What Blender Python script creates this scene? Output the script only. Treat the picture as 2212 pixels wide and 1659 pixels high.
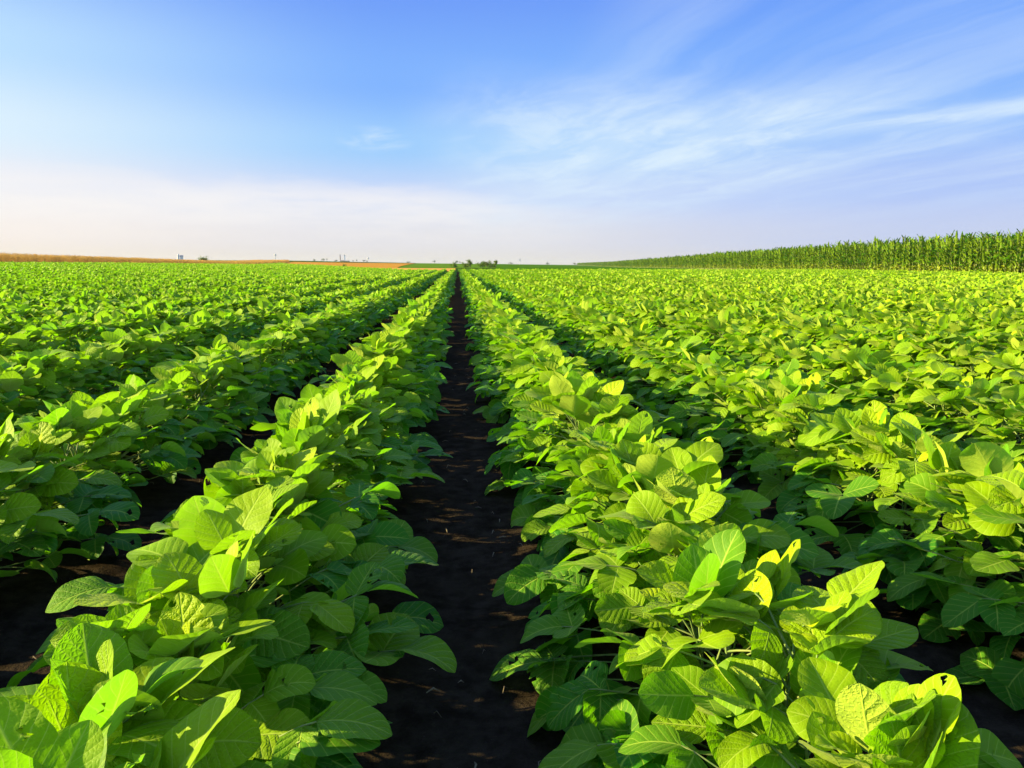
import bpy, math, random
import numpy as np
from math import radians as R, sin, cos, pi

for o in list(bpy.data.objects):
    bpy.data.objects.remove(o)
S = bpy.context.scene
COL = S.collection

# ------------------------------------------------------------------ camera, sky, sun, exposure
ROW = 0.655                     # distance between the bean rows
EYE = 0.64                      # eye height over the soil, metres
FX = 1720.0                     # focal length in units of a 2212 px wide picture
YAW = math.atan((1106 - 990) / FX)
PITCH = math.atan((829.5 - 572) / FX)
cd = bpy.data.cameras.new("camera")
cam = bpy.data.objects.new("camera", cd); COL.objects.link(cam)
cd.sensor_width = 36.0
cd.lens = 36.0 * FX / 2212.0
cd.clip_start = 0.02
cd.clip_end = 20000
cam.location = (0, 0, EYE)
cam.rotation_euler = (pi / 2 - PITCH, 0, -YAW)
S.camera = cam

SUN_EL, SUN_AZ = R(17.5), R(-86)  # azimuth clockwise from the row direction (+Y)
sd = bpy.data.lights.new("sun", 'SUN'); sun = bpy.data.objects.new("sun", sd); COL.objects.link(sun)
sd.energy = 5.0; sd.angle = R(0.5); sd.color = (1.0, 0.86, 0.42)
sdir = (cos(SUN_EL) * sin(SUN_AZ), cos(SUN_EL) * cos(SUN_AZ), sin(SUN_EL))
import mathutils
sun.rotation_euler = mathutils.Vector(sdir).to_track_quat('Z', 'Y').to_euler()
sun.location = (-20, 0, 20)

S.view_settings.view_transform = 'Standard'
S.view_settings.look = 'None'
S.view_settings.gamma = 1.0
S.view_settings.exposure = 1.92


class NT:
    """small helper over a node tree"""
    def __init__(s, tree):
        s.t = tree; tree.nodes.clear()

    def n(s, typ, **kw):
        x = s.t.nodes.new(typ)
        for k, v in kw.items():
            setattr(x, k, v)
        return x

    def l(s, a, b):
        s.t.links.new(a, b)

    def put(s, sock, v):
        if hasattr(v, 'is_linked') or hasattr(v, 'links'):
            s.l(v, sock)
        else:
            sock.default_value = v

    def m(s, op, a, b=None, c=None, clamp=False):
        x = s.n('ShaderNodeMath', operation=op); x.use_clamp = clamp
        for i, v in enumerate((a, b, c)):
            if v is not None:
                s.put(x.inputs[i], v)
        return x.outputs[0]

    def mix(s, f, a, b, mode='MIX'):
        x = s.n('ShaderNodeMix', data_type='RGBA', blend_type=mode)
        s.put(x.inputs[0], f)
        for i, v in ((6, a), (7, b)):
            s.put(x.inputs[i], v if hasattr(v, 'links') else (*v[:3], 1))
        return x.outputs[2]

    def ss(s, x, lo, hi, a=0.0, b=1.0):
        r = s.n('ShaderNodeMapRange', interpolation_type='SMOOTHSTEP')
        s.put(r.inputs[0], x); r.inputs[1].default_value = lo; r.inputs[2].default_value = hi
        r.inputs[3].default_value = a; r.inputs[4].default_value = b
        return r.outputs[0]

    def noise(s, vec, scale, detail=3.0, rough=0.55, dist=0.0):
        x = s.n('ShaderNodeTexNoise')
        if vec is not None:
            s.l(vec, x.inputs['Vector'])
        x.inputs['Scale'].default_value = scale; x.inputs['Detail'].default_value = detail
        x.inputs['Roughness'].default_value = rough; x.inputs['Distortion'].default_value = dist
        return x.outputs['Fac']

    def xyz(s, x, y, z):
        c = s.n('ShaderNodeCombineXYZ')
        for i, v in enumerate((x, y, z)):
            s.put(c.inputs[i], v)
        return c.outputs[0]


SKY_STRENGTH = 0.125
world = bpy.data.worlds.new("World"); S.world = world; world.use_nodes = True
k = NT(world.node_tree)
sky = k.n('ShaderNodeTexSky', sky_type='NISHITA')
sky.sun_disc = False; sky.sun_elevation = SUN_EL; sky.sun_rotation = SUN_AZ
sky.altitude = 100; sky.air_density = 1.0; sky.dust_density = 0.7; sky.ozone_density = 2.5
tc = k.n('ShaderNodeTexCoord')
sp = k.n('ShaderNodeSeparateXYZ'); k.l(tc.outputs['Generated'], sp.inputs[0])
dx, dy, dz = sp.outputs
zc = k.m('MAXIMUM', dz, 0.0)


def disp(c):
    """sky radiance for a colour as it shows in the picture (0-255)"""
    g = 1.0 / (SKY_STRENGTH * 2 ** S.view_settings.exposure)
    return [((v / 255 + 0.055) / 1.055) ** 2.4 * g for v in c]


def ramp(stops):
    x = k.n('ShaderNodeValToRGB'); x.color_ramp.interpolation = 'EASE'
    k.l(k.m('DIVIDE', zc, 0.36), x.inputs[0])
    e = x.color_ramp.elements
    while len(e) < len(stops): e.new(0.5)
    for q, (p, c) in zip(e, stops):
        q.position = p / 0.36; q.color = (*disp(c), 1)
    return x.outputs[0]


# clear air: the sun's side is paler and warm near the horizon, the far side deeper blue
west = ramp([(0, (240, 226, 208)), (.035, (247, 236, 228)), (.085, (238, 240, 248)), (.14, (224, 243, 255)), (.22, (192, 228, 255)), (.33, (132, 178, 255))])
mid_ = ramp([(0, (228, 222, 216)), (.03, (222, 222, 230)), (.08, (200, 217, 250)), (.14, (158, 206, 254)), (.21, (128, 180, 255)), (.33, (106, 152, 248))])
east = ramp([(0, (206, 210, 230)), (.03, (194, 207, 240)), (.09, (172, 197, 250)), (.16, (138, 186, 254)), (.23, (114, 168, 254)), (.33, (106, 156, 250))])
air = k.mix(k.ss(dx, -0.56, -0.06), west, k.mix(k.ss(dx, 0.02, 0.56), mid_, east))
nis = k.mix(1.0, sky.outputs[0], (0.92, 0.94, 1.18), 'MULTIPLY')
base = k.mix(k.m('MULTIPLY', k.ss(dy, -0.3, 0.2), k.ss(dz, 0.33, 0.62, 1.0, 0.0)), nis, air)
# cirrus on a flat layer high overhead: streaks run along the rows and fan out of the horizon
inv = k.m('DIVIDE', 1.0, k.m('ADD', zc, 0.05))
pu = k.m('MULTIPLY', dx, inv); pv = k.m('MULTIPLY', dy, inv)
warp = k.m('MULTIPLY', k.m('SUBTRACT', k.noise(k.xyz(pu, pv, 0.0), 0.7, 4, 0.55), 0.5), 0.55)
q = k.m('ADD', k.m('ADD', pu, k.m('MULTIPLY', pv, 0.17)), warp)
st = k.noise(k.xyz(k.m('MULTIPLY', q, 1.8), k.m('MULTIPLY', pv, 0.16), 2.3), 1.0, 6, 0.58)
fine = k.noise(k.xyz(k.m('MULTIPLY', q, 2.2), k.m('MULTIPLY', pv, 1.0), 9.1), 1.2, 9, 0.66, 0.5)
broad = k.noise(k.xyz(k.m('MULTIPLY', pu, 0.5), k.m('MULTIPLY', pv, 0.25), 6.7), 1.0, 3, 0.5)
# the main drift: a milky sheet beyond the rows' end, from which streaks fan to the upper right, and one long band lower right
sheet_ = k.m('MULTIPLY', k.ss(k.m('ADD', pu, k.m('MULTIPLY', warp, 0.6)), -0.40, 0.55), k.ss(k.m('ADD', pv, k.m('MULTIPLY', warp, 2.0)), 3.2, 4.4))
sheet_ = k.m('MULTIPLY', sheet_, k.m('MULTIPLY', k.ss(pu, 1.5, 3.2, 1.0, 0.25), k.ss(dz, 0.02, 0.11, 0.1, 1.0)))
fan = k.m('MULTIPLY', k.ss(pu, 0.35, 0.9), k.ss(broad, 0.25, 0.6, 0.35, 1.0))
cc = k.m('ADD', k.m('ADD', k.m('MULTIPLY', pu, 0.764), k.m('MULTIPLY', pv, 0.645)), k.m('MULTIPLY', warp, 0.5))
band = k.m('MULTIPLY', k.ss(k.m('ABSOLUTE', k.m('SUBTRACT', cc, 4.55)), 0.0, 0.30, 1.0, 0.0), k.ss(dx, 0.24, 0.50))
cl = k.m('MULTIPLY', sheet_, k.m('ADD', 0.30, k.m('MULTIPLY', k.ss(fine, 0.38, 0.68), 0.38)))
cl = k.m('ADD', cl, k.m('MULTIPLY', k.ss(st, 0.40, 0.68), k.m('MULTIPLY', k.m('MULTIPLY', fan, k.ss(dz, 0.03, 0.13)), 0.38)))
cl = k.m('ADD', cl, k.m('MULTIPLY', band, k.ss(fine, 0.25, 0.7, 0.22, 0.46)))
# one small wisp low over the rows, left of the plume
wx = k.m('DIVIDE', k.m('SUBTRACT', dx, -0.096), 0.046); wz = k.m('DIVIDE', k.m('SUBTRACT', dz, 0.147), 0.016)
wn = k.noise(k.xyz(k.m('MULTIPLY', dx, 14.0), dy, k.m('MULTIPLY', dz, 60.0)), 1.0, 6, 0.65, 0.5)
wsp = k.ss(k.m('ADD', k.m('MULTIPLY', wx, wx), k.m('MULTIPLY', wz, wz)), 0.0, 1.3, 1.0, 0.0)
cl = k.m('ADD', cl, k.m('MULTIPLY', wsp, k.ss(wn, 0.40, 0.66, 0.0, 0.48)), clamp=True)
# low bank of thin cloud on the sun's side, its top edge ragged
nb = k.noise(k.xyz(k.m('MULTIPLY', dx, 5.0), dy, k.m('MULTIPLY', dz, 34.0)), 1.5, 6, 0.62)
topz = k.ss(dx, -0.10, 0.20, 0.100, 0.070)
ez = k.m('SUBTRACT', k.m('ADD', dz, k.m('MULTIPLY', k.m('SUBTRACT', nb, 0.5), 0.05)), topz)
bank = k.m('MULTIPLY', k.ss(ez, -0.020, 0.010, 1.0, 0.0), k.ss(dx, 0.0, 0.3, 1.0, 0.15))
bank = k.m('MULTIPLY', bank, k.m('MULTIPLY', k.ss(dz, 0.0, 0.07, 0.05, 0.72), k.ss(nb, 0.3, 0.68, 0.5, 1.0)))
c1 = k.mix(bank, base, disp((253, 249, 245)))
c2 = k.mix(cl, c1, disp((222, 241, 255)))
bg = k.n('ShaderNodeBackground'); k.l(c2, bg.inputs[0]); bg.inputs[1].default_value = SKY_STRENGTH
wo = k.n('ShaderNodeOutputWorld'); k.l(bg.outputs[0], wo.inputs[0])

# ------------------------------------------------------------------ helpers
rng = np.random.default_rng(7)
rnd = random.Random(11)


def tag(o, label=None, cat=None, group=None, kind=None):
    for key, v in (('label', label), ('category', cat), ('group', group), ('kind', kind)):
        if v: o[key] = v
    return o


def sstep(a, b, x):
    t = np.clip((np.asarray(x, float) - a) / (b - a), 0, 1)
    return t * t * (3 - 2 * t)


FWD = np.array([sin(YAW), cos(YAW)]); RGT = np.array([cos(YAW), -sin(YAW)])


def at(px, d):
    """ground point at depth d whose picture column (2212 wide) is px"""
    return FWD * d + RGT * ((px - 1106) / FX * d)


def col_of(x, y):
    d = x * FWD[0] + y * FWD[1]
    return 1106 + FX * (x * RGT[0] + y * RGT[1]) / np.maximum(d, 0.05), d


E_PX = [-3000, -300, 0, 440, 640, 780, 900, 1100, 1300, 5000]
E_V = [16, 14, 12, 9.5, 8.5, 5.5, 3.4, 1.3, 0.2, 0.2]


def height(x, y):
    """terrain: level under the camera, a gentle rise to the left, low far hills"""
    x = np.asarray(x, float); y = np.asarray(y, float)
    px, d = col_of(x, y)
    e = np.interp(px, E_PX, E_V) * (0.72 + 0.28 * sstep(300, 800, d))
    e = np.where(d > 5, e, 0)
    zf = EYE * np.interp(px, [1090, 1180, 1300], [1, .35, -.5]) + e * np.minimum(d, 1500) / FX
    s = sstep(70, 300, d)
    zl = 0.5 * sstep(2, 30, -x) * (1 - sstep(60, 200, y))
    return s * zf + (1 - s) * zl


def vnoise(x, y, sc, seed):
    """value noise"""
    g = np.random.default_rng(seed).random((256, 256))
    fx = x / sc; fy = y / sc
    ix = np.floor(fx).astype(int); iy = np.floor(fy).astype(int)
    tx = fx - ix; ty = fy - iy
    tx = tx * tx * (3 - 2 * tx); ty = ty * ty * (3 - 2 * ty)
    q = lambda a, b: g[a % 256, b % 256]
    return (q(ix, iy) * (1 - tx) + q(ix + 1, iy) * tx) * (1 - ty) + (q(ix, iy + 1) * (1 - tx) + q(ix + 1, iy + 1) * tx) * ty


class Geo:
    """quads with per-vertex uv and tint and per-face material slot"""
    def __init__(s, v=None, f=None, uv=None, t=None, m=None):
        z = np.zeros
        s.v = z((0, 3)) if v is None else np.asarray(v, float)
        s.f = z((0, 4), int) if f is None else np.asarray(f, int)
        n = len(s.v)
        s.uv = z((n, 2)) if uv is None else np.asarray(uv, float)
        s.t = z(n) if t is None else np.asarray(t, float)
        s.m = z(len(s.f), int) if m is None else np.asarray(m, int)

    def moved(s, M=None, off=None, tint=None):
        v = s.v if M is None else s.v @ np.asarray(M).T
        if off is not None: v = v + np.asarray(off)
        return Geo(v, s.f, s.uv, s.t if tint is None else s.t + tint, s.m)


def join(gs):
    gs = [g for g in gs if len(g.v)]
    offs = np.cumsum([0] + [len(g.v) for g in gs[:-1]])
    return Geo(np.concatenate([g.v for g in gs]), np.concatenate([g.f + o for g, o in zip(gs, offs)]),
               np.concatenate([g.uv for g in gs]), np.concatenate([g.t for g in gs]), np.concatenate([g.m for g in gs]))


def mesh(name, g, mats, smooth=True):
    me = bpy.data.meshes.new(name)
    nv, nf = len(g.v), len(g.f)
    me.vertices.add(nv); me.vertices.foreach_set('co', g.v.astype(np.float32).ravel())
    me.loops.add(nf * 4); me.loops.foreach_set('vertex_index', g.f.astype(np.int32).ravel())
    me.polygons.add(nf); me.polygons.foreach_set('loop_start', np.arange(nf, dtype=np.int32) * 4)
    me.polygons.foreach_set('material_index', g.m.astype(np.int32))
    me.polygons.foreach_set('use_smooth', np.full(nf, smooth))
    uvl = me.uv_layers.new(name='UVMap')
    uvl.data.foreach_set('uv', g.uv[g.f.ravel()].astype(np.float32).ravel())
    a = me.attributes.new('tint', 'FLOAT', 'POINT'); a.data.foreach_set('value', g.t.astype(np.float32))
    for m in mats: me.materials.append(m)
    me.update(); me.validate()
    return me


def put(name, me, parent=None, loc=(0, 0, 0), rot=(0, 0, 0), scale=1.0):
    o = bpy.data.objects.new(name, me); COL.objects.link(o)
    o.location = loc; o.rotation_euler = rot; o.scale = (scale,) * 3
    if parent is not None: o.parent = parent
    return o


def empty(name, loc, rz=0.0, scale=1.0):
    return put(name, None, None, loc, (0, 0, rz), scale)


def rx(a): return np.array([[1, 0, 0], [0, cos(a), -sin(a)], [0, sin(a), cos(a)]])
def ry(a): return np.array([[cos(a), 0, sin(a)], [0, 1, 0], [-sin(a), 0, cos(a)]])
def rz(a): return np.array([[cos(a), -sin(a), 0], [sin(a), cos(a), 0], [0, 0, 1]])


def tube(pts, rad, sides=6, tint=0.0, mat=0):
    pts = np.asarray(pts, float); n = len(pts)
    rad = np.broadcast_to(np.asarray(rad, float), (n,))
    t = np.gradient(pts, axis=0); t /= np.linalg.norm(t, axis=1)[:, None] + 1e-9
    ref = np.array([0.31, 0.9, 0.12]) if abs(t[0][1]) < 0.8 else np.array([0.95, 0.1, 0.2])
    a = np.cross(t, ref); a /= np.linalg.norm(a, axis=1)[:, None] + 1e-9
    b = np.cross(t, a)
    ang = np.arange(sides) * 2 * pi / sides
    v = pts[:, None] + rad[:, None, None] * (np.cos(ang)[None, :, None] * a[:, None] + np.sin(ang)[None, :, None] * b[:, None])
    i = np.arange(n - 1)[:, None] * sides; j = np.arange(sides)[None]
    f = np.stack([i + j, i + (j + 1) % sides, i + sides + (j + 1) % sides, i + sides + j], -1).reshape(-1, 4)
    uv = np.stack(np.broadcast_arrays(ang[None] / (2 * pi), np.linspace(0, 1, n)[:, None]), -1).reshape(-1, 2)
    return Geo(v.reshape(-1, 3), f, uv, np.full(n * sides, tint), np.full(len(f), mat))


def box(x0, x1, y0, y1, z0, z1, mat=0):
    v = [(x, y, z) for z in (z0, z1) for y in (y0, y1) for x in (x0, x1)]
    f = [(0, 2, 3, 1), (4, 5, 7, 6), (0, 1, 5, 4), (2, 6, 7, 3), (0, 4, 6, 2), (1, 3, 7, 5)]
    return Geo(v, f, None, None, np.full(6, mat))


# ------------------------------------------------------------------ materials
def material(name):
    m = bpy.data.materials.new(name); m.use_nodes = True
    return m, NT(m.node_tree)


def finish(k, sh):
    o = k.n('ShaderNodeOutputMaterial'); k.l(sh, o.inputs[0])


def simple(name, c, c2=None, scale=8.0, rough=0.8, spec=0.2):
    m, k = material(name)
    b = k.n('ShaderNodeBsdfPrincipled')
    if c2 is None: b.inputs['Base Color'].default_value = (*c, 1)
    else:
        t = k.n('ShaderNodeTexCoord')
        k.l(k.mix(k.ss(k.noise(t.outputs['Object'], scale, 5, 0.6), 0.35, 0.65), c, c2), b.inputs['Base Color'])
    b.inputs['Roughness'].default_value = rough
    b.inputs['Specular IOR Level'].default_value = spec
    finish(k, b.outputs[0])
    return m


def leaf_material(name, dark, light, young, under, trans, veins=True, tfac=0.38, rough=0.56, spec=0.12):
    m, k = material(name)
    at_ = k.n('ShaderNodeAttribute', attribute_name='tint')
    oi = k.n('ShaderNodeObjectInfo')
    geo = k.n('ShaderNodeNewGeometry')
    t = k.m('ADD', at_.outputs['Fac'], k.m('MULTIPLY', k.m('SUBTRACT', oi.outputs['Random'], 0.5), 0.25))
    b = k.n('ShaderNodeBsdfPrincipled'); tr = k.n('ShaderNodeBsdfTranslucent')
    c = k.mix(k.ss(t, 0.0, 0.75), dark, light)
    c = k.mix(k.ss(t, 0.72, 1.15), c, young)
    cu = k.mix(geo.outputs['Backfacing'], c, k.mix(0.85, c, under))
    ct = k.mix(k.ss(t, 0.0, 1.0), trans, k.mix(0.5, trans, young))
    if veins:
        uv = k.n('ShaderNodeUVMap', uv_map='UVMap')
        s = k.n('ShaderNodeSeparateXYZ'); k.l(uv.outputs[0], s.inputs[0])
        au = k.m('ABSOLUTE', k.m('SUBTRACT', k.m('MULTIPLY', s.outputs[0], 2.0), 1.0))
        v = s.outputs[1]
        mid = k.ss(au, 0.0, 0.07, 1.0, 0.0)
        tt = k.m('SUBTRACT', k.m('MULTIPLY', v, 6.5), k.m('MULTIPLY', k.m('POWER', au, 0.85), 2.0))
        d = k.m('MULTIPLY', k.m('PINGPONG', tt, 0.5), 2.0)
        sec = k.m('MULTIPLY', k.ss(d, 0.0, 0.15, 1.0, 0.0), 0.7)
        vv = k.m('MAXIMUM', mid, sec)
        cell = k.xyz(k.m('MULTIPLY', s.outputs[0], 12.0), k.m('MULTIPLY', v, 17.0), oi.outputs['Random'])
        vo = k.n('ShaderNodeTexVoronoi', feature='DISTANCE_TO_EDGE'); k.l(cell, vo.inputs['Vector']); vo.inputs['Scale'].default_value = 1.0
        pil = k.ss(vo.outputs['Distance'], 0.0, 0.3)
        h = k.m('ADD', k.m('MULTIPLY', k.m('POWER', d, 0.6), 1.0), k.m('MULTIPLY', pil, 0.35))
        h = k.m('MULTIPLY', h, k.m('SUBTRACT', 1.0, mid))
        no = k.noise(cell, 0.35, 4, 0.6)
        cu = k.mix(k.ss(no, 0.3, 0.75, 0.0, 0.35), cu, k.mix(1.0, cu, (1.35, 1.12, 0.9), 'MULTIPLY'))
        cu = k.mix(k.m('MULTIPLY', vv, 0.7), cu, (0.36, 0.47, 0.05))
        ct = k.mix(k.m('MULTIPLY', vv, 0.35), ct, (0.5, 0.55, 0.08))
        sp_ = k.noise(k.xyz(k.m('MULTIPLY', s.outputs[0], 5.0), k.m('MULTIPLY', v, 7.0), k.m('MULTIPLY', oi.outputs['Random'], 40.0)), 1.6, 3, 0.7)
        cu = k.mix(k.ss(sp_, 0.70, 0.76, 0.0, 0.75), cu, (0.20, 0.13, 0.03))     # brown flecks on some leaves
        bp = k.n('ShaderNodeBump'); bp.inputs['Distance'].default_value = 0.0016
        k.l(k.ss(oi.outputs['Random'], 0.2, 1.0, 0.25, 0.9), bp.inputs['Strength'])
        k.l(h, bp.inputs['Height'])
        k.l(bp.outputs[0], b.inputs['Normal']); k.l(bp.outputs[0], tr.inputs['Normal'])
    k.l(cu, b.inputs['Base Color']); k.l(ct, tr.inputs['Color'])
    b.inputs['Roughness'].default_value = rough; b.inputs['Specular IOR Level'].default_value = spec
    b.inputs['Sheen Weight'].default_value = 0.07 if veins or name.startswith('soy') else 0.0; b.inputs['Sheen Roughness'].default_value = 0.35; b.inputs['Sheen Tint'].default_value = (1, 0.95, 0.6, 1)
    mx = k.n('ShaderNodeMixShader'); mx.inputs[0].default_value = tfac
    k.l(b.outputs[0], mx.inputs[1]); k.l(tr.outputs[0], mx.inputs[2])
    finish(k, mx.outputs[0])
    return m


SOY = dict(dark=(0.030, 0.135, 0.005), light=(0.185, 0.300, 0.001), young=(0.32, 0.42, 0.001), under=(0.32, 0.41, 0.045), trans=(0.17, 0.52, 0.001))
M_LEAF = leaf_material('soy_leaf', **SOY)
M_LEAF_FAR = leaf_material('soy_leaf_plain', veins=False, tfac=0.3, **SOY)
M_STEM = simple('soy_stalk', (0.10, 0.17, 0.035), (0.19, 0.22, 0.06), 40, 0.6)
M_CORN = leaf_material('corn_leaf', (0.006, 0.040, 0.001), (0.070, 0.175, 0.002), (0.32, 0.33, 0.015), (0.13, 0.2, 0.012), (0.15, 0.30, 0.004), veins=False, tfac=0.20, spec=0.05)
M_CORNSTALK = simple('corn_stalk', (0.16, 0.20, 0.05), (0.26, 0.26, 0.09), 5, 0.6)
M_TASSEL = simple('corn_tassel', (0.25, 0.22, 0.08), (0.16, 0.2, 0.05), 9, 0.8)
M_WHEAT = leaf_material('ripe_wheat', (0.48, 0.25, 0.04), (0.64, 0.37, 0.07), (0.7, 0.45, 0.12), (0.4, 0.24, 0.08), (0.4, 0.2, 0.05), veins=False, tfac=0.2, rough=0.7)
M_BUSH = leaf_material('bush_leaf', (0.03, 0.09, 0.006), (0.10, 0.18, 0.01), (0.22, 0.17, 0.03), (0.1, 0.16, 0.02), (0.16, 0.26, 0.01), veins=False, tfac=0.25)
M_TREE = leaf_material('hazed_tree_leaf', (0.08, 0.11, 0.08), (0.12, 0.15, 0.10), (0.15, 0.18, 0.12), (0.06, 0.09, 0.03), (0.07, 0.12, 0.03), veins=False, tfac=0.2)  # horizon trees: distance haze put into the leaf colour, paler and greyer
M_BARK = simple('bark', (0.09, 0.07, 0.05), (0.16, 0.13, 0.1), 6, 0.9)
M_METAL = simple('silo_steel', (0.46, 0.42, 0.40), (0.38, 0.35, 0.33), 0.6, 0.5, 0.5)
M_CREAM = simple('cream_render', (0.72, 0.66, 0.55), (0.62, 0.56, 0.46), 0.4, 0.85)
M_BRICK = simple('red_brick_wall', (0.34, 0.16, 0.11), (0.28, 0.13, 0.09), 0.5, 0.9)
M_ROOF = simple('hazed_roof', (0.22, 0.21, 0.21), (0.28, 0.26, 0.25), 0.5, 0.8)  # lightened so far roofs fade; the haze is in the colour
M_POLE = simple('hazed_pole', (0.36, 0.36, 0.36), (0.44, 0.43, 0.42), 1.0, 0.8)  # far poles and shafts, their grey lifted to paint in the haze
M_STRAW = simple('dry_straw', (0.22, 0.17, 0.10), (0.09, 0.065, 0.04), 30, 0.9)
M_PEBBLE = simple('pebble', (0.12, 0.1, 0.08), (0.22, 0.19, 0.15), 60, 0.9)

# ground: black soil in the bean field, green growth beyond its end
M_SOIL, k = material('black_soil')
t = k.n('ShaderNodeTexCoord'); pos = t.outputs['Object']
s = k.n('ShaderNodeSeparateXYZ'); k.l(pos, s.inputs[0])
n1 = k.noise(pos, 22, 6, 0.65); n2 = k.noise(pos, 3.0, 4, 0.6); n3 = k.noise(pos, 160, 4, 0.7)
c = k.mix(k.ss(n1, 0.3, 0.7), (0.013, 0.009, 0.0056), (0.036, 0.0255, 0.0165))
c = k.mix(k.ss(n2, 0.45, 0.75), c, (0.026, 0.018, 0.011))
c = k.mix(k.ss(n3, 0.66, 0.8, 0.0, 0.6), c, (0.11, 0.085, 0.06))
nf = k.noise(pos, 0.02, 5, 0.6); ng = k.noise(pos, 0.6, 4, 0.6)
far = k.mix(k.ss(nf, 0.35, 0.65), (0.06, 0.15, 0.008), (0.09, 0.16, 0.012))
far = k.mix(k.ss(ng, 0.3, 0.7, 0.0, 0.5), far, (0.04, 0.09, 0.006))
dist = k.n('ShaderNodeVectorMath', operation='LENGTH'); k.l(pos, dist.inputs[0])
c = k.mix(k.ss(dist.outputs['Value'], 66, 78), c, far)
b = k.n('ShaderNodeBsdfPrincipled'); k.l(c, b.inputs['Base Color'])
b.inputs['Roughness'].default_value = 1.0; b.inputs['Specular IOR Level'].default_value = 0.0
bp = k.n('ShaderNodeBump'); bp.inputs['Strength'].default_value = 0.9; bp.inputs['Distance'].default_value = 0.012
k.l(k.m('ADD', n1, k.m('MULTIPLY', n3, 0.4)), bp.inputs['Height']); k.l(bp.outputs[0], b.inputs['Normal'])
finish(k, b.outputs[0])


def field_material(name, a, b_, stripe=None, ang=0.0, period=3.0):
    m, k = material(name)
    t = k.n('ShaderNodeTexCoord'); pos = t.outputs['Object']
    c = k.mix(k.ss(k.noise(pos, 0.03, 5, 0.65), 0.35, 0.65), a, b_)
    c = k.mix(k.ss(k.noise(pos, 1.3, 4, 0.6), 0.3, 0.7, 0.0, 0.3), c, k.mix(1.0, c, (0.6, 0.6, 0.6), 'MULTIPLY'))
    if stripe:
        s = k.n('ShaderNodeSeparateXYZ'); k.l(pos, s.inputs[0])
        q = k.m('ADD', k.m('MULTIPLY', s.outputs[0], cos(ang)), k.m('MULTIPLY', s.outputs[1], sin(ang)))
        d = k.m('MULTIPLY', k.m('PINGPONG', k.m('ADD', q, k.m('MULTIPLY', k.noise(pos, 0.2), 0.8)), period / 2), 2 / period)
        c = k.mix(k.ss(d, 0.45, 0.75), c, stripe)
    b = k.n('ShaderNodeBsdfPrincipled'); k.l(c, b.inputs['Base Color'])
    b.inputs['Roughness'].default_value = 1.0; b.inputs['Specular IOR Level'].default_value = 0.0
    finish(k, b.outputs[0])
    return m


M_STUBBLE = field_material('stubble', (0.42, 0.20, 0.030), (0.37, 0.175, 0.025))
M_STUBBLE2 = field_material('pale_stubble', (0.50, 0.27, 0.06), (0.44, 0.23, 0.05))
M_STRIPED = field_material('young_crop', (0.045, 0.13, 0.006), (0.035, 0.10, 0.005), (0.12, 0.19, 0.015), 0.35, 2.6)
M_FARGREEN = field_material('far_crop', (0.035, 0.105, 0.003), (0.055, 0.13, 0.005))

# ------------------------------------------------------------------ terrain
def axis(fine0, fine1, step, lo, hi, ratio=1.09):
    a = list(np.arange(fine0, fine1 + 1e-6, step)); st = step; x = a[-1]
    while x < hi: st *= ratio; x += st; a.append(x)
    st = step; x = a[0]; left = []
    while x > lo: st *= ratio; x -= st; left.append(x)
    return np.array(left[::-1] + a)


xs = axis(-1.9, 1.9, 0.016, -3400, 3400); ys = axis(0.5, 4.2, 0.018, -60, 3400)
X, Y = np.meshgrid(xs, ys); X = X.ravel(); Y = Y.ravel()
dd = np.hypot(X, Y)
micro = (vnoise(X, Y, 0.035, 1) - .5) * 0.006 + (vnoise(X, Y, 0.085, 2) - .5) * 0.008 + (vnoise(X, Y, 0.4, 3) - .5) * 0.03
prof = 0.008 * np.cos((X / ROW - 0.5) * 2 * pi)
Z = height(X, Y) + (micro + prof) * (1 - sstep(5, 12, dd))
nx, ny = len(xs), len(ys)
i = (np.arange(ny - 1)[:, None] * nx + np.arange(nx - 1)[None]).ravel()
ground = put('ground', mesh('ground', Geo(np.stack([X, Y, Z], 1), np.stack([i, i + 1, i + 1 + nx, i + nx], 1)), [M_SOIL]))
tag(ground, kind='structure')


def sheet(name, cols, d0, d1, lift, mat, nd=40, nc=24):
    """field draped on the terrain between two picture columns and two depths (each may be a function of the other)"""
    g = []
    for a in np.linspace(0, 1, nd):
        d = d0 * (d1 / d0) ** a
        c0, c1 = cols(d) if callable(cols) else cols
        for b in np.linspace(0, 1, nc):
            p = at(c0 + (c1 - c0) * b, d); g.append((p[0], p[1], float(height(p[0], p[1])) + lift))
    i = (np.arange(nd - 1)[:, None] * nc + np.arange(nc - 1)[None]).ravel()
    o = put(name, mesh(name, Geo(g, np.stack([i, i + 1, i + 1 + nc, i + nc], 1)), [mat]))
    return tag(o, kind='structure')


sheet('stubble_field', lambda d: (560 + 80 * sstep(100, 300, d), 860 + 40 * sstep(100, 300, d)), 66, 320, 0.05, M_STUBBLE)
sheet('pale_stubble_strip', (700, 985), 66, 112, 0.10, M_STUBBLE2, 20, 30)
sheet('young_crop_field', lambda d: (880 + 20 * sstep(100, 300, d), 1075), 116, 420, 0.08, M_STRIPED)
sheet('far_crop_field', (1070, 1500), 72, 600, 0.10, M_FARGREEN)
sheet('far_green_hill', (200, 900), 330, 1300, 0.25, M_FARGREEN)

# ------------------------------------------------------------------ soybean leaves
PV = [0, .05, .12, .22, .34, .46, .58, .70, .80, .88, .94, 1.0]
PW = [.08, .44, .74, .94, 1.0, .99, .94, .83, .68, .50, .32, .04]


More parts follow.
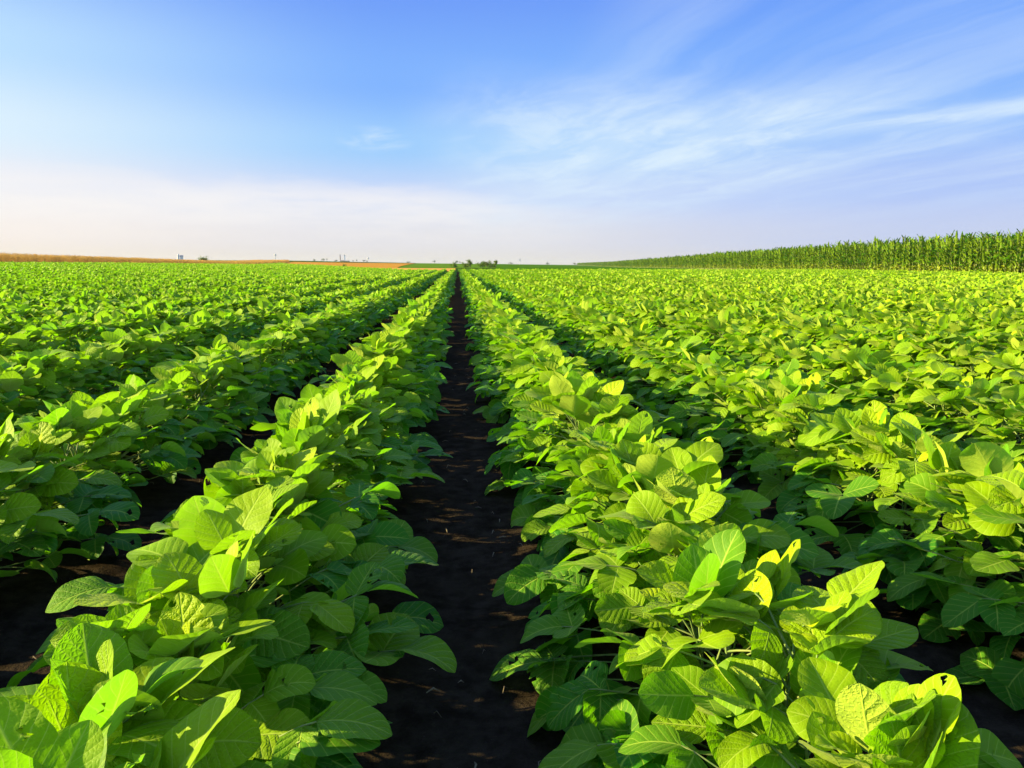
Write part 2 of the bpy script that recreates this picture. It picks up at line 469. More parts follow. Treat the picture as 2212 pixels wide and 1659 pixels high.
def leaflet(L, W, fold, curl, twist, nu, nv, tint, r, holes=0, wav=0.025):
    """one ovate leaflet: base at the origin, tip along +Y, upper face +Z"""
    v = np.linspace(0, 1, nv + 1) ** 0.93
    u = np.linspace(-1, 1, nu + 1)
    w = np.interp(v, PV, PW) * W * L
    ang = curl * (v - 0.25)
    dv = np.diff(v, prepend=0) * L
    my = np.cumsum(np.cos(ang) * dv); mz = np.cumsum(np.sin(ang) * dv)
    U, V = np.meshgrid(u, v)
    ph = r.uniform(0, 6.28); ph2 = r.uniform(0, 6.28)
    asym = 1 + r.uniform(-.08, .08) * np.sign(U)
    f = fold * (0.55 + 0.45 * np.sin(pi * np.clip(V, 0, 1))) + twist * U * 0.5
    lat = w[:, None] * U * asym
    xo = lat * np.cos(f)
    zo = np.abs(lat) * np.sin(f) - 0.35 * fold * np.abs(U) ** 2 * w[:, None] * 0.7
    zo += wav * L * np.abs(U) ** 1.5 * np.sin(V * 9 + ph + U * 1.5) * np.sin(pi * V)
    xo += 0.25 * wav * L * U * np.sin(V * 21 + ph2)
    tw = twist * V
    xr = xo * np.cos(tw) - zo * np.sin(tw); zr = xo * np.sin(tw) + zo * np.cos(tw)
    px = xr; py = my[:, None] - zr * np.sin(ang)[:, None]; pz = mz[:, None] + zr * np.cos(ang)[:, None]
    P = np.stack([px, py, pz], -1).reshape(-1, 3)
    n = nu + 1
    i = (np.arange(nv)[:, None] * n + np.arange(nu)[None]).ravel()
    F = np.stack([i, i + 1, i + 1 + n, i + n], 1)
    if holes:
        kill = set()
        for _ in range(holes):
            a = r.integers(2, nv - 2); b = r.integers(0, nu)
            kill |= {a * nu + b}
            if r.random() < .6: kill |= {(a + 1) * nu + b}
            if r.random() < .5: kill |= {a * nu + min(nu - 1, b + 1)}
        for q in kill:
            for vi in F[q]: P[vi] += r.normal(0, 0.0016, 3)
        F = F[[q for q in range(len(F)) if q not in kill]]
    return Geo(P, F, np.stack([(U + 1) / 2, V], -1).reshape(-1, 2), np.full(len(P), tint))


# stage of the leaf: petiole length, its elevation, leaflet length, pitch of the leaflets, tint
STAGE = {'low': ((.115, .205), (3, 26), (.053, .075), (-26, 6), (0.0, .35)),
         'mid': ((.06, .115), (6, 38), (.054, .074), (-30, 10), (.2, .65)),
         'top': ((.035, .075), (42, 78), (.060, .084), (-16, 64), (.45, .95)),
         'tip': ((.02, .04), (60, 80), (.030, .046), (20, 70), (.8, 1.15))}


def trifoliate(stage, r, nu, nv, sides=5, holes=False):
    (l0, l1), (e0, e1), (s0, s1), (p0, p1), (t0, t1) = STAGE[stage]
    pl, el, L = r.uniform(l0, l1), R(r.uniform(e0, e1)), r.uniform(s0, s1)
    q = np.linspace(0, 1, 6 if sides > 3 else 3)
    sag = r.uniform(.0, .25)
    yy = q * pl * cos(el); zz = q * pl * sin(el) + sag * pl * q * (1 - q) * 1.2
    pts = np.stack([0 * q, yy, zz], 1)
    end = pts[-1]
    ext = np.array([0, .016 * cos(el * .5), .016 * sin(el * .5)])
    pet = tube(np.vstack([pts, end + ext]), np.linspace(.0017, .0010, len(pts) + 1), sides, 0.3, 1)
    parts = []
    pitch = r.uniform(p0, p1); tt = r.uniform(t0, t1)
    for a, off in ((0, ext), (1, 0 * ext), (-1, 0 * ext)):
        az = a * R(r.uniform(58, 88)) + R(r.uniform(-10, 10))
        pp = R(pitch + r.uniform(-16, 16) + (0 if a == 0 else r.uniform(-8, 14)))
        roll = R(r.uniform(-20, 20)) + (a * R(-8))
        lf = leaflet(L * (1.08 if a == 0 else r.uniform(.86, 1.0)), r.uniform(.38, .47), R(r.uniform(3, 27)), R(r.uniform(-65, 18)), R(r.uniform(-26, 26)),
                     nu, nv, tt + r.uniform(-.08, .08), r, holes=(r.integers(1, 4) if holes and r.random() < .34 else 0))
        M = rz(az) @ rx(pp) @ ry(roll)
        parts.append(lf.moved(M, end + off))
    return join(parts), pet


N_VAR = {'low': 10, 'mid': 14, 'top': 14, 'tip': 6}
NEAR = {}
for stg, n in N_VAR.items():
    for i in range(n):
        lam, pet = trifoliate(stg, rng, 8, 14, 6, True)
        pet.m[:] = 0
        NEAR[stg, i] = (mesh('leaf_blades', lam, [M_LEAF]), mesh('leaf_stalk', pet, [M_STEM]))


def plan(r, few=False):
    """one bean plant: main stem curve and the nodes its leaves spring from"""
    ht = r.uniform(.155, .20)
    q = np.linspace(0, 1, 9)
    lean = r.normal(0, .018, 2)
    zig = np.where(np.arange(9) % 2, .004, -.004)
    pts = np.stack([lean[0] * q ** 2 + zig * q, lean[1] * q ** 2 + zig[::-1] * q, q * ht], 1)
    n = int(r.integers(13, 16) if few else r.integers(18, 22))
    lv = []
    a = r.choice([0, pi])
    for j in range(n):
        f = 0.10 + 0.90 * (j / (n - 1)) ** 0.9
        stg = 'low' if f < .46 else 'mid' if f < .72 else 'top' if j < n - 1 else 'tip'
        spread = .62 if stg != 'top' else 1.1
        a += pi
        az = a + r.normal(0, spread)                # 0 / pi point across the row (+-X)
        p = [np.interp(f, q, pts[:, c]) for c in range(3)]
        lv.append((stg, int(r.integers(N_VAR[stg])), p, az - pi / 2, r.uniform(.88, 1.16), r.normal(0, .12), r.normal(0, .14)))
    return pts, lv


def stem_geo(pts, sides=6):
    return tube(pts, np.linspace(.0034, .0016, len(pts)), sides, .3, 0)


def leaf_rot(az, tx, ty):
    """turn a leaf to its azimuth, then lean its face a little towards the sun"""
    q = mathutils.Matrix.Rotation(-0.13, 3, 'Y') @ mathutils.Euler((tx, ty, az), 'XYZ').to_matrix()
    return q.to_euler()


def joined_plant(r, nu, nv, sides, stem=True):
    pts, lv = plan(r, sides == 0)
    gs = []
    for stg, i, p, az, sc, tx, ty in lv:
        lam, pet = trifoliate(stg, r, nu, nv, sides)
        M = np.array(leaf_rot(az, tx, ty).to_matrix()) * sc
        gs.append(lam.moved(M, p))
        if sides: gs.append(pet.moved(M, p))
    return join(gs), (stem_geo(pts, max(sides, 4)) if stem else None)


# ------------------------------------------------------------------ where the plants stand
WHEAT0, WDIR = at(0, 52), np.array([-0.105, 0.994])
CORN0, CDIR = at(2212, 37), np.array([0.122, 0.9925])


def wheat_edge(y): return WHEAT0[0] + (y - WHEAT0[1]) * WDIR[0] / WDIR[1]
def corn_edge(y): return CORN0[0] + (y - CORN0[1]) * CDIR[0] / CDIR[1]
def field_end(x): return 62 + np.maximum(0, -4 - x) * 3.6


near_spots = []       # (row index, x, y)
STEP = 0.078
for rI in range(-60, 60):
    x = (rI + .5) * ROW + .012 + (.028 if rI >= 0 else -.028)
    if abs(x) > 9: continue
    y = -1.2 + (rI % 3) * .02
    while y < 9.0:
        near_spots.append((rI, x + rng.normal(0, .022), y + rng.normal(0, .018)))
        y += STEP
cand = []
for sI, (rI, x, y) in enumerate(near_spots):
    px, d = col_of(x, y)
    if y > 0.36 and d > .3 and -160 / d ** .5 - 60 < px < 2272 + 160 / d ** .5:
        cand.append((math.hypot(x, y), sI))
cand.sort()
INDIV = [sI for _, sI in cand[:300]]
indiv_set = set(INDIV)

# ------------------------------------------------------------------ individual plants
ORD1 = ['', 'first', 'second', 'third', 'fourth', 'fifth', 'sixth', 'seventh', 'eighth', 'ninth', 'tenth', 'eleventh', 'twelfth', 'thirteenth', 'fourteenth', 'fifteenth', 'sixteenth', 'seventeenth', 'eighteenth', 'nineteenth']
TENS = {2: ('twenty', 'twentieth'), 3: ('thirty', 'thirtieth'), 4: ('forty', 'fortieth'), 5: ('fifty', 'fiftieth'), 6: ('sixty', 'sixtieth'), 7: ('seventy', 'seventieth')}


def ordinal(n):
    if n < 20: return ORD1[n]
    t, u = divmod(n, 10)
    return TENS[t][1] if u == 0 else TENS[t][0] + '-' + ORD1[u]


def row_name(rI):
    n, sd_ = (rI + 1, 'right') if rI >= 0 else (-rI, 'left')
    return f"{ordinal(n)} row {sd_} of the bare furrow"


order = {}
by_row = {}
for sI in INDIV: by_row.setdefault(near_spots[sI][0], []).append(sI)
for rI, v in by_row.items():
    for j, sI in enumerate(sorted(v, key=lambda q: near_spots[q][2])): order[sI] = j + 1

foliage_kinds = []
for i in range(20):
    g, st = joined_plant(rng, 4, 7, 4)
    foliage_kinds.append((mesh('bean_foliage', g, [M_LEAF, M_STEM]), mesh('bean_stem', st, [M_STEM])))

for rank, sI in enumerate(INDIV):
    rI, x, y = near_spots[sI]
    z = float(height(x, y)) + 0.003
    sc = float(rng.uniform(.90, 1.12))
    root = empty('soybean_plant', (x, y, z), 0.0, sc)
    look = 'tall' if sc > 1.06 else 'low' if sc < .95 else 'leafy'
    tag(root, f"{look} green soybean plant, {ordinal(order[sI])} from the front in {row_name(rI)}", 'soybean plant', 'soybean plants in the rows')
    if rank < 110:
        pts, lv = plan(rng)
        put('stem', mesh('bean_stem', stem_geo(pts), [M_STEM]), root)
        for stg, i, p, az, s2, tx, ty in lv:
            lam, pet = NEAR[stg, i]
            lf = put('leaf', lam, root, p, leaf_rot(az, tx, ty), s2)
            put('leaf_stalk', pet, lf)
    else:
        root.rotation_euler = (0, 0, float(rng.normal(0, .35)))
        fm, sm = foliage_kinds[int(rng.integers(len(foliage_kinds)))]
        put('foliage', fm, root); put('stem', sm, root)


# ------------------------------------------------------------------ the rest of the field, as one mass
def scatter(name, variants, pts, rot, scl, vid):
    """one object that carries copies of the variants (geometry nodes)"""
    lib = bpy.data.collections.new(name + '_kinds')
    for i, me in enumerate(variants):
        lib.objects.link(bpy.data.objects.new(f'{name}_kind_{i:03d}', me))
    me = bpy.data.meshes.new(name)
    me.vertices.add(len(pts)); me.vertices.foreach_set('co', np.asarray(pts, np.float32).ravel())
    a = me.attributes.new('rot', 'FLOAT_VECTOR', 'POINT'); a.data.foreach_set('vector', np.asarray(rot, np.float32).ravel())
    a = me.attributes.new('scl', 'FLOAT', 'POINT'); a.data.foreach_set('value', np.asarray(scl, np.float32))
    a = me.attributes.new('vid', 'INT', 'POINT'); a.data.foreach_set('value', np.asarray(vid, np.int32))
    o = put(name, me)
    ng = bpy.data.node_groups.new(name, 'GeometryNodeTree')
    ng.interface.new_socket('Geometry', in_out='INPUT', socket_type='NodeSocketGeometry')
    ng.interface.new_socket('Geometry', in_out='OUTPUT', socket_type='NodeSocketGeometry')
    N = ng.nodes; L = ng.links
    gi = N.new('NodeGroupInput'); go = N.new('NodeGroupOutput')
    ci = N.new('GeometryNodeCollectionInfo'); ci.inputs['Collection'].default_value = lib
    ci.inputs['Separate Children'].default_value = True; ci.inputs['Reset Children'].default_value = True
    ip = N.new('GeometryNodeInstanceOnPoints'); ip.inputs['Pick Instance'].default_value = True

    def attr(nm, ty):
        q = N.new('GeometryNodeInputNamedAttribute'); q.data_type = ty; q.inputs['Name'].default_value = nm
        return q.outputs['Attribute']
    L.new(gi.outputs[0], ip.inputs['Points']); L.new(ci.outputs[0], ip.inputs['Instance'])
    L.new(attr('vid', 'INT'), ip.inputs['Instance Index'])
    e2r = N.new('FunctionNodeEulerToRotation'); L.new(attr('rot', 'FLOAT_VECTOR'), e2r.inputs[0]); L.new(e2r.outputs[0], ip.inputs['Rotation'])
    L.new(attr('scl', 'FLOAT'), ip.inputs['Scale'])
    L.new(ip.outputs[0], go.inputs[0])
    md = o.modifiers.new('scatter', 'NODES'); md.node_group = ng
    return o


mid_kinds = [mesh('bean_mid', joined_plant(rng, 4, 6, 3, False)[0], [M_LEAF, M_STEM]) for _ in range(20)]
NARROW = np.diag([.86, 1.0, 1.0])
far_kinds = [mesh('bean_far', joined_plant(rng, 2, 4, 0, False)[0].moved(NARROW), [M_LEAF_FAR]) for _ in range(18)]
CL = 0.5
clump_kinds = []
for _ in range(10):
    gs = []
    for j in range(6):
        g = joined_plant(rng, 2, 3, 0, False)[0]
        gs.append(g.moved(NARROW @ rz(rng.normal(0, .35)) * rng.uniform(.9, 1.14), (rng.normal(0, .022), (j - 2.5) * CL / 6, 0)))
    clump_kinds.append(mesh('bean_clump', join(gs), [M_LEAF_FAR]))
n_mid, n_far = len(mid_kinds), len(far_kinds)
P, ROT, SC, VID = [], [], [], []


def add(x, y, v, yaw, s):
    P.append((x, y, 0)); ROT.append((0, 0, yaw)); SC.append(s); VID.append(v)


for sI, (rI, x, y) in enumerate(near_spots):
    if sI in indiv_set: continue
    px, d = col_of(x, y)
    if d > 0 and not (-700 < px < 2900) and math.hypot(x, y) > 3: continue
    add(x, y, int(rng.integers(n_mid)), rng.normal(0, .35), rng.uniform(.9, 1.14))
for rI in range(-110, 110):
    x0 = (rI + .5) * ROW + .012 + (.028 if rI >= 0 else -.028)
    ye = float(field_end(x0))
    y = 9.0 if abs(x0) <= 9 else 0.5
    y += rng.uniform(0, .3)
    while y < ye:
        px, d = col_of(x0, y)
        if d < .5 or not (-350 < px < 2560) or not (wheat_edge(y) + .35 < x0 < corn_edge(y) - .45):
            y += CL if d > 22 else STEP; continue
        if d < 22:
            add(x0 + rng.normal(0, .022), y + rng.normal(0, .018), n_mid + int(rng.integers(n_far)), rng.normal(0, .35), rng.uniform(.88, 1.16)); y += STEP
        else:
            add(x0 + rng.normal(0, .015), y, n_mid + n_far + int(rng.integers(len(clump_kinds))), rng.normal(0, .06), rng.uniform(.84, 1.12)); y += CL
P = np.array(P, float); P[:, 2] = height(P[:, 0], P[:, 1]) + .003
patch_s = 0.93 + 0.16 * vnoise(P[:, 0] + 300, P[:, 1] + 300, 3.5, 21)
soy = scatter('soybean_crop', mid_kinds + far_kinds + clump_kinds, P, ROT, np.array(SC) * patch_s, VID)
tag(soy, 'green soybean crop filling the rows out to the far end', 'soybean crop', kind='stuff')
print('soy instances', len(P))


# ------------------------------------------------------------------ corn along the right
def corn_plant(r):
    ht = r.uniform(1.78, 2.08)
    q = np.linspace(0, 1, 7)
    bend = r.normal(0, .05, 2)
    pts = np.stack([bend[0] * q ** 2, bend[1] * q ** 2, q * ht], 1)
    gs = [tube(pts, np.linspace(.017, .007, 7), 5, .5, 1)]
    a = r.uniform(0, 6.28)
    n = int(r.integers(12, 15))
    for j in range(n):
        f = .10 + .86 * j / (n - 1)
        a += pi + r.normal(0, .35)
        base = np.array([np.interp(f, q, pts[:, c]) for c in range(3)])
        L = r.uniform(.55, .85) * (1 - .55 * max(0, f - .75) / .25) * (.75 if f < .25 else 1)
        el0 = R(r.uniform(52, 76)) if f < .8 else R(r.uniform(68, 84))
        dr = R(r.uniform(70, 150)) if f < .8 else R(r.uniform(10, 70))
        s = np.linspace(0, 1, 8)
        ang = el0 - dr * s ** 1.4
        ds = L / 7
        h = np.concatenate([[0], np.cumsum(np.cos(ang[:-1]) * ds)]); zz = np.concatenate([[0], np.cumsum(np.sin(ang[:-1]) * ds)])
        w = .058 * np.array([.7, .95, 1, .95, .82, .62, .36, .05])
        tw = r.normal(0, .5) * s
        rows = []
        for i in range(8):
            N = np.array([0, -sin(ang[i]), cos(ang[i])])
            for c in (-1, 0, 1):
                up = (.35 * w[i] if c else 0) + .014 * sin(i * 2.1 + c)
                rows.append(np.array([c * w[i] * cos(tw[i]), h[i], zz[i] + c * w[i] * sin(tw[i])]) + N * up)
        ii = (np.arange(7)[:, None] * 3 + np.arange(2)[None]).ravel()
        t = (.98 if f < .25 and r.random() < .6 else r.uniform(-.2, .9))
        gs.append(Geo(np.array(rows) @ rz(a).T + base, np.stack([ii, ii + 1, ii + 4, ii + 3], 1), np.zeros((24, 2)), np.full(24, t)))
    top = pts[-1]
    if r.random() < .55:
        for j in range(6):
            a2 = r.uniform(0, 6.28); e = R(r.uniform(45, 85)) if j else R(89); l = r.uniform(.14, .24)
            gs.append(tube([top, top + l * .5 * np.array([cos(a2) * cos(e), sin(a2) * cos(e), sin(e)]), top + l * np.array([cos(a2) * cos(e * .8), sin(a2) * cos(e * .8), sin(e * .8)])], [.006, .006, .003], 3, .8, 2))
    if r.random() < .7:                              # an ear on the stalk
        b0 = np.array([np.interp(.45, q, pts[:, c]) for c in range(3)]); a2 = r.uniform(0, 6.28)
        u = np.array([cos(a2) * .35, sin(a2) * .35, .94])
        gs.append(tube([b0, b0 + u * .06, b0 + u * .15, b0 + u * .24], [.012, .028, .026, .006], 6, .7, 0))
    return join(gs)


corn_kinds = [mesh('corn_plant', corn_plant(rng), [M_CORN, M_CORNSTALK, M_TASSEL]) for _ in range(16)]
CN = np.array([CDIR[1], -CDIR[0]])
n_ind = 0
P, ROT, SC, VID = [], [], [], []
corn_pts = []
for r_ in range(9):
    s = -22.0 + rng.uniform(0, .2)
    while s < 800:
        q = CORN0 + CDIR * s + CN * (r_ * .72 + rng.normal(0, .04))
        corn_pts.append((r_, s, q[0], q[1])); s += .22 * rng.uniform(.7, 1.3) * (1 if s < 90 else 1.6 if s < 250 else 4)
vis = []
for j, (r_, s, x, y) in enumerate(corn_pts):
    px, d = col_of(x, y)
    if r_ < 2 and px < 2240: vis.append((d + r_ * 14, j))
vis.sort(); chosen = {j for _, j in vis[:300]}
for j, (r_, s, x, y) in enumerate(corn_pts):
    zz = float(height(x, y)); sc = float(rng.uniform(.80, 1.1)); v = int(rng.integers(len(corn_kinds))); yaw = rng.uniform(0, 6.28)
    if j in chosen:
        o = put('corn_plant', corn_kinds[v], None, (x, y, zz), (rng.normal(0, .05), rng.normal(0, .05), yaw), sc)
        where = 'front edge' if r_ == 0 else 'second line'
        tag(o, f"tall green corn stalk in the {where} of the cornfield beside the bean rows", 'corn plant', 'corn plants along the field edge' if r_ == 0 else 'corn plants in the second line')
    else:
        P.append((x, y, zz)); ROT.append((rng.normal(0, .03), rng.normal(0, .03), yaw)); SC.append(sc); VID.append(v)
corn = scatter('corn_crop', corn_kinds, P, ROT, SC, VID)
tag(corn, 'dense green corn crop standing behind its first line of stalks', 'corn crop', kind='stuff')
print('corn', len(chosen), len(P))


# ------------------------------------------------------------------ ripe wheat along the left
def wheat_tuft(r):
    gs = []
    for j in range(16):
        h = r.uniform(.66, .88); a = r.uniform(0, 6.28); ln = r.uniform(0, .12)
        b0 = np.array([r.normal(0, .10), r.normal(0, .10), 0])
        d = np.array([cos(a), sin(a), 0]) * ln
        gs.append(tube([b0, b0 + d * .4 + (0, 0, h * .6), b0 + d + (0, 0, h)], [.0035, .003, .003], 3, r.uniform(0, .7)))
        tip = b0 + d + (0, 0, h); u = d * .6 + np.array([cos(a) * .03, sin(a) * .03, .075])
        gs.append(tube([tip, tip + u * .35, tip + u * .8, tip + u * 1.1], [.004, .010, .008, .002], 4, r.uniform(.4, 1)))
    return join(gs)


wheat_kinds = [mesh('wheat_tuft', wheat_tuft(rng), [M_WHEAT]) for _ in range(8)]
WN = np.array([-WDIR[1], WDIR[0]])
P, ROT, SC, VID = [], [], [], []
s = -30.0
while s < 190:
    for r_ in range(14):
        q = WHEAT0 + WDIR * (s + rng.normal(0, .08)) + WN * (r_ * .26 * (1 + r_ * .12) + rng.normal(0, .06))
        P.append((q[0], q[1], float(height(*q)))); ROT.append((0, 0, rng.uniform(0, 6.28))); SC.append(rng.uniform(.74, 1.04)); VID.append(int(rng.integers(8)))
    s += .26 if s < 80 else .4
wheat = scatter('ripe_wheat', wheat_kinds, P, ROT, SC, VID)
tag(wheat, 'golden brown ripe wheat standing along the far left field edge', 'wheat', kind='stuff')


# ------------------------------------------------------------------ bushes, trees and buildings on the horizon
def leafy(r, n, rad, zc, size, squash=1.0, t=(0, 1)):
    gs = []
    cl = [(r.normal(0, .45, 3) * rad * np.array([1, 1, squash]) + (0, 0, zc), r.uniform(.28, .55) * rad) for _ in range(9)]
    for j in range(n):
        c, cr = cl[int(r.integers(9))]
        p = c + r.normal(0, .5, 3) * cr
        p[2] = max(p[2], size * .4)
        M = rz(r.uniform(0, 6.28)) @ rx(r.uniform(-1.3, 1.3)) * size * r.uniform(.6, 1.3)
        gs.append(Geo(np.array([(-.5, 0, 0), (.0, -.3, .05), (.5, 0, 0), (0, .3, -.05)]) @ M.T + p, [(0, 1, 2, 3)], None, np.full(4, r.uniform(*t))))
    return join(gs)


def woody(r, h, rad, n=3):
    gs = []
    for j in range(n):
        a = r.uniform(0, 6.28); sp = rad * .4 * (j > 0)
        gs.append(tube([(0, 0, -.1), (cos(a) * sp * .3, sin(a) * sp * .3, h * .4), (cos(a) * sp, sin(a) * sp, h * .8)], [.05 * h / 2 + .02, .03 * h / 2 + .01, .01], 5))
    return join(gs)


def plant(name, label, cat, group, px, d, h, rad, r, mat, n, size, squash=1.0, t=(0, 1), trunk='stem', crown='foliage', lift=.55):
    p = at(px, d); z = float(height(*p))
    root = empty(name, (p[0], p[1], z))
    put(trunk, mesh(trunk, woody(r, h, rad), [M_BARK]), root)
    put(crown, mesh(crown, leafy(r, n, rad, h * lift, size, squash, t), [mat], False), root)
    return tag(root, label, cat, group)


r = np.random.default_rng(5)
BG = 'bushes beyond the end of the bean rows'
for px, d, h, rad, t, lab in (
        (1017, 128, 1.55, .62, (.2, 1.1), 'tallest rounded bush straight beyond the end of the furrow'),
        (1005, 130, .8, .5, (0, .7), 'low dark bush at the left end of the bush clump'),
        (1043, 127, 1.3, .55, (0, .8), 'dark green bush in the middle of the bush clump'),
        (1053, 129, 1.35, .6, (.5, 1.25), 'brownish bush beside the dark middle bush'),
        (1071, 131, 1.75, .38, (.2, .9), 'slim upright bush at the right end of the bush clump'),
        (1062, 126, .7, .6, (0, .5), 'low dark bush in front of the slim upright bush'),
        (983, 132, .6, .6, (.1, .6), 'small low bush apart from the clump, near the stubble')):
    plant('bush', lab, 'bush', BG, px, d, h, rad, r, M_BUSH, 900, .15, .75, t, lift=.5)
plant('bush', 'flat green bush peeking over the end of the wheat', 'bush', BG, 448, 240, 1.0, 1.7, r, M_BUSH, 1500, .26, .16, (.4, .9), lift=.85)
plant('bush', 'tiny lone bush in the orange stubble field', 'bush', BG, 746, 120, .5, .3, r, M_BUSH, 160, .12, .7, (0, .6))
TG = 'distant trees on the horizon'
for px, h, rad, lab in (
        (940, 5.0, 2.6, 'round distant tree on the horizon above the striped young crop'),
        (988, 4.5, 2.4, 'distant tree on the horizon just left of the bushes'),
        (995, 3.6, 1.2, 'small slim distant tree next to the one left of the bushes'),
        (703, 4.2, 2.6, 'broad dark distant tree on the horizon left of the pale towers'),
        (711, 5.4, 1.0, 'slim distant tree beside the broad dark one'),
        (684, 2.6, 3.0, 'low faint distant tree far left of the pale towers'),
        (729, 2.6, 1.8, 'low distant tree between the dark pair and the pale towers'),
        (775, 4.3, 1.2, 'upright dark distant tree right of the pale towers'),
        (767, 3.0, 1.0, 'small distant tree beside the upright dark one'),
        (790, 4.0, 1.9, 'wide distant tree farther right of the pale towers'),
        (797, 2.8, 1.2, 'little distant tree touching the wide one'),
        (884, 2.4, 2.2, 'faint distant tree above the end of the stubble field'),
        (1103, 2.6, 2.6, 'low distant tree just right of the bushes'),
        (1182, 3.0, 3.6, 'broad distant tree under the thin mast'),
        (1240, 3.0, 2.6, 'distant tree on the horizon between mast and cornfield'),
        (1290, 3.0, 2.2, 'distant tree where the cornfield meets the horizon')):
    plant('distant_tree', lab, 'tree', TG, px, 1180 + r.uniform(-40, 40), h, rad, r, M_TREE, 260, .8, .5, (0, .8), 'trunk', 'crown', .62)


def stand(name, px, d, label, cat, group=None):
    p = at(px, d)
    e = empty(name, (p[0], p[1], float(height(*p)) - .05), -math.atan2(p[0], p[1]))
    return tag(e, label, cat, group)


def cyl(rad, z0, z1, x=0, y=0, sides=20, cone=None):
    pts = [(x, y, z0), (x, y, z1)]; rr = [rad, rad]
    if cone: pts += [(x, y, z1 + cone)]; rr += [rad * .05]
    return tube(pts, rr, sides)


# farm silo with its shed, rising behind the wheat
e = stand('farm_silo', 394, 420, 'grey silo with a pointed roof rising behind the ripe wheat', 'silo')
put('silo_body', mesh('silo_body', cyl(.55, 0, 3.0), [M_METAL], False), e)
put('silo_roof', mesh('silo_roof', tube([(0, 0, 3.0), (0, 0, 4.0)], [.60, .05], 20), [M_METAL], False), e)
e2 = stand('elevator_shed', 401, 421, 'low slate grey shed standing beside the pointed silo', 'shed')
put('wall', mesh('wall', box(-.75, .75, -1, 1, 0, 2.5), [M_METAL], False), e2)
put('roof', mesh('roof', Geo([(-.9, -1.2, 2.502), (.9, -1.2, 2.502), (.9, 1.2, 2.502), (-.9, 1.2, 2.502), (-.9, 0, 3.2), (.9, 0, 3.2)], [(0, 1, 5, 4), (2, 3, 4, 5), (1, 2, 5, 5), (3, 0, 4, 4), (0, 3, 2, 1)]), [M_ROOF], False), e2)
# grain works on the horizon
for px, h, w, m, lab in ((1003 / 1.3563, 9.2, 1.3, M_BRICK, 'reddish tower of the distant grain works'), (1016 / 1.3563, 9.0, 1.5, M_CREAM, 'cream tower of the distant grain works, beside the reddish one')):
    e = stand('storage_tower', px, 1150, lab, 'tower', 'towers of the distant grain works')
    put('shaft', mesh('shaft', box(-w / 2, w / 2, -1.2, 1.2, 0, h), [m], False), e)
    put('cap', mesh('cap', join([box(-w / 2 - .15, w / 2 + .15, -1.4, 1.4, h + .003, h + .5), box(-w / 4, w / 4, -.5, .5, h + .503, h + 1.3)]), [M_ROOF], False), e)
for px, w, h, lab in ((1010 / 1.3563, 7, 2.6, 'low dark shed between the two pale towers'), (1023 / 1.3563, 7, 2.2, 'long low shed right of the cream tower')):
    e = stand('works_shed', px, 1148, lab, 'shed', 'sheds of the distant grain works')
    put('wall', mesh('wall', box(-w / 2, w / 2, -2, 2, 0, h * .7), [M_BRICK], False), e)
    put('roof', mesh('roof', Geo([(-w / 2 - .2, -2.3, h * .7 + .003), (w / 2 + .2, -2.3, h * .7 + .003), (w / 2 + .2, 2.3, h * .7 + .003), (-w / 2 - .2, 2.3, h * .7 + .003), (-w / 2 - .2, 0, h), (w / 2 + .2, 0, h)], [(0, 1, 5, 4), (2, 3, 4, 5), (1, 2, 5, 5), (3, 0, 4, 4), (0, 3, 2, 1)]), [M_ROOF], False), e)
e = stand('water_tower', 601, 1150, 'small slim water tower above the green hill', 'water tower')
put('shaft', mesh('shaft', cyl(.45, 0, 7.0), [M_POLE], False), e)
put('tank', mesh('tank', tube([(0, 0, 6.4), (0, 0, 7.2), (0, 0, 9.0), (0, 0, 9.8)], [.4, 1.5, 1.5, .2], 16), [M_METAL], False), e)
e = stand('water_tower', 1083 / 1.3563, 1150, 'small slim water tower right of the grain works', 'water tower')
put('shaft', mesh('shaft', cyl(.4, 0, 5.0), [M_POLE], False), e)
put('tank', mesh('tank', tube([(0, 0, 4.4), (0, 0, 5.0), (0, 0, 6.8), (0, 0, 7.4)], [.4, 1.2, 1.2, .2], 16), [M_METAL], False), e)
e = stand('radio_mast', 1523 / 1.3563, 800, 'thin lattice mast on the horizon right of the bushes', 'mast')
put('mast_pole', mesh('mast_pole', tube([(0, 0, 0), (0, 0, 6.6)], [.26, .12], 6), [M_POLE]), e)
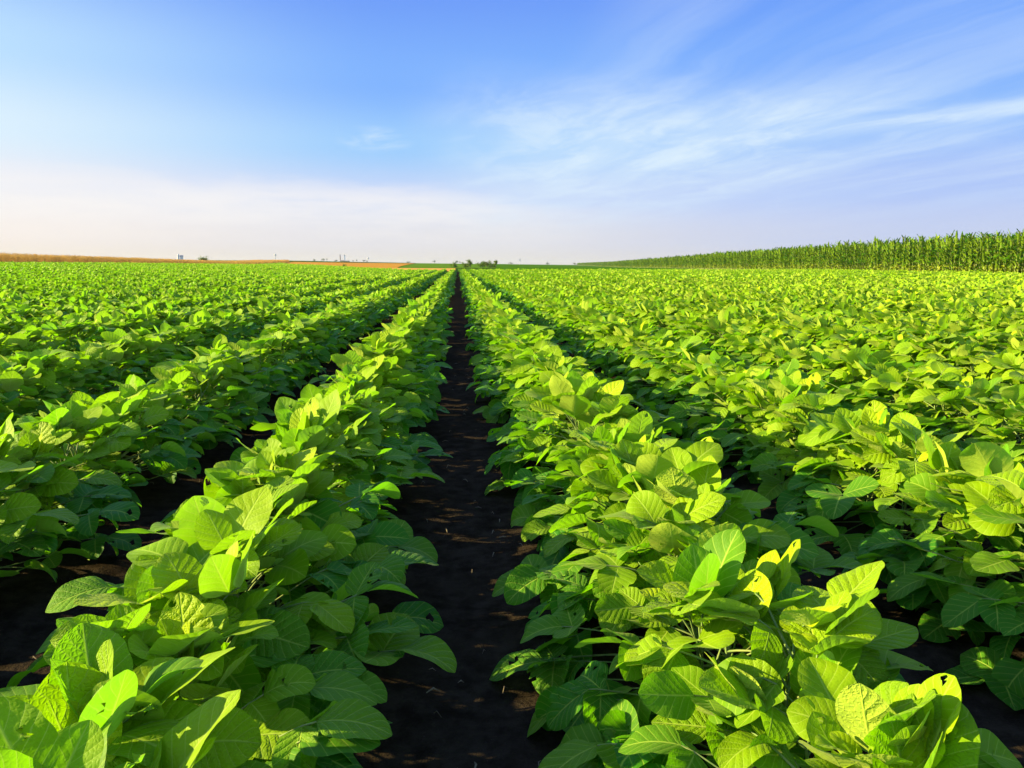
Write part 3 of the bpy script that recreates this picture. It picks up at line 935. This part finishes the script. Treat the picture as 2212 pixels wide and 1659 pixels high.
put('mast_head', mesh('mast_head', join([box(-.5, .5, -.08, .08, 5.3, 3.2), box(-.3, .3, -.08, .08, 6.0, 6.15)]), [M_POLE], False), e)
e = stand('utility_pole', 948, 700, 'short utility pole with crossarm beside the round distant tree', 'pole')
put('pole', mesh('pole', tube([(0, 0, 0), (0, 0, 4.2)], [.13, .1], 6), [M_POLE]), e)
put('crossarm', mesh('crossarm', box(-.7, .7, -.14, -.102, 3.7, 3.85), [M_POLE], False), e)

# ------------------------------------------------------------------ bits of straw and crumbs on the furrow soil
gs = []
for j in range(90):
    row = rng.choice([0, 0, 0, 0, 1, -1]); y = 0.8 + rng.random() ** 1.5 * 4.5; x = row * ROW + rng.normal(0, .09)
    L_ = rng.uniform(.003, .012) * (1.8 if rng.random() < .1 else 1); a = rng.uniform(0, 6.28)
    u = np.array([cos(a), sin(a), 0]) * L_
    zz = float(0.008 * cos((x / ROW - .5) * 2 * pi)) + .012
    m = np.array([-u[1], u[0], 0]) * rng.normal(0, .25)
    w = rng.uniform(.0006, .0018)
    gs.append(tube([(x - u[0], y - u[1], zz + rng.normal(0, .002)), (x + m[0], y + m[1], zz + .005), (x + u[0], y + u[1], zz + rng.normal(0, .002))], [w * .5, w, w * .4], 4, .5, 0))
debris = put('straw_litter', mesh('straw_litter', join(gs), [M_STRAW]))
tag(debris, 'dry straw bits and rootlets lying on the furrow soil', 'straw litter', kind='stuff')

# ------------------------------------------------------------------ the air: a thin even haze over the plain
hm = bpy.data.materials.new('haze_air'); hm.use_nodes = True; k = NT(hm.node_tree)
pvn = k.n('ShaderNodeVolumePrincipled'); pvn.inputs['Color'].default_value = (0.50, 0.53, 0.60, 1); pvn.inputs['Density'].default_value = 0.00016
pvn.inputs['Anisotropy'].default_value = 0.2
out = k.n('ShaderNodeOutputMaterial'); k.l(pvn.outputs[0], out.inputs['Volume'])
haze = put('haze', mesh('haze', box(-3900, 3900, -150, 3900, -3.0, 19.0), [hm], False))
tag(haze, 'thin pale haze lying over the whole plain', 'haze', kind='stuff')
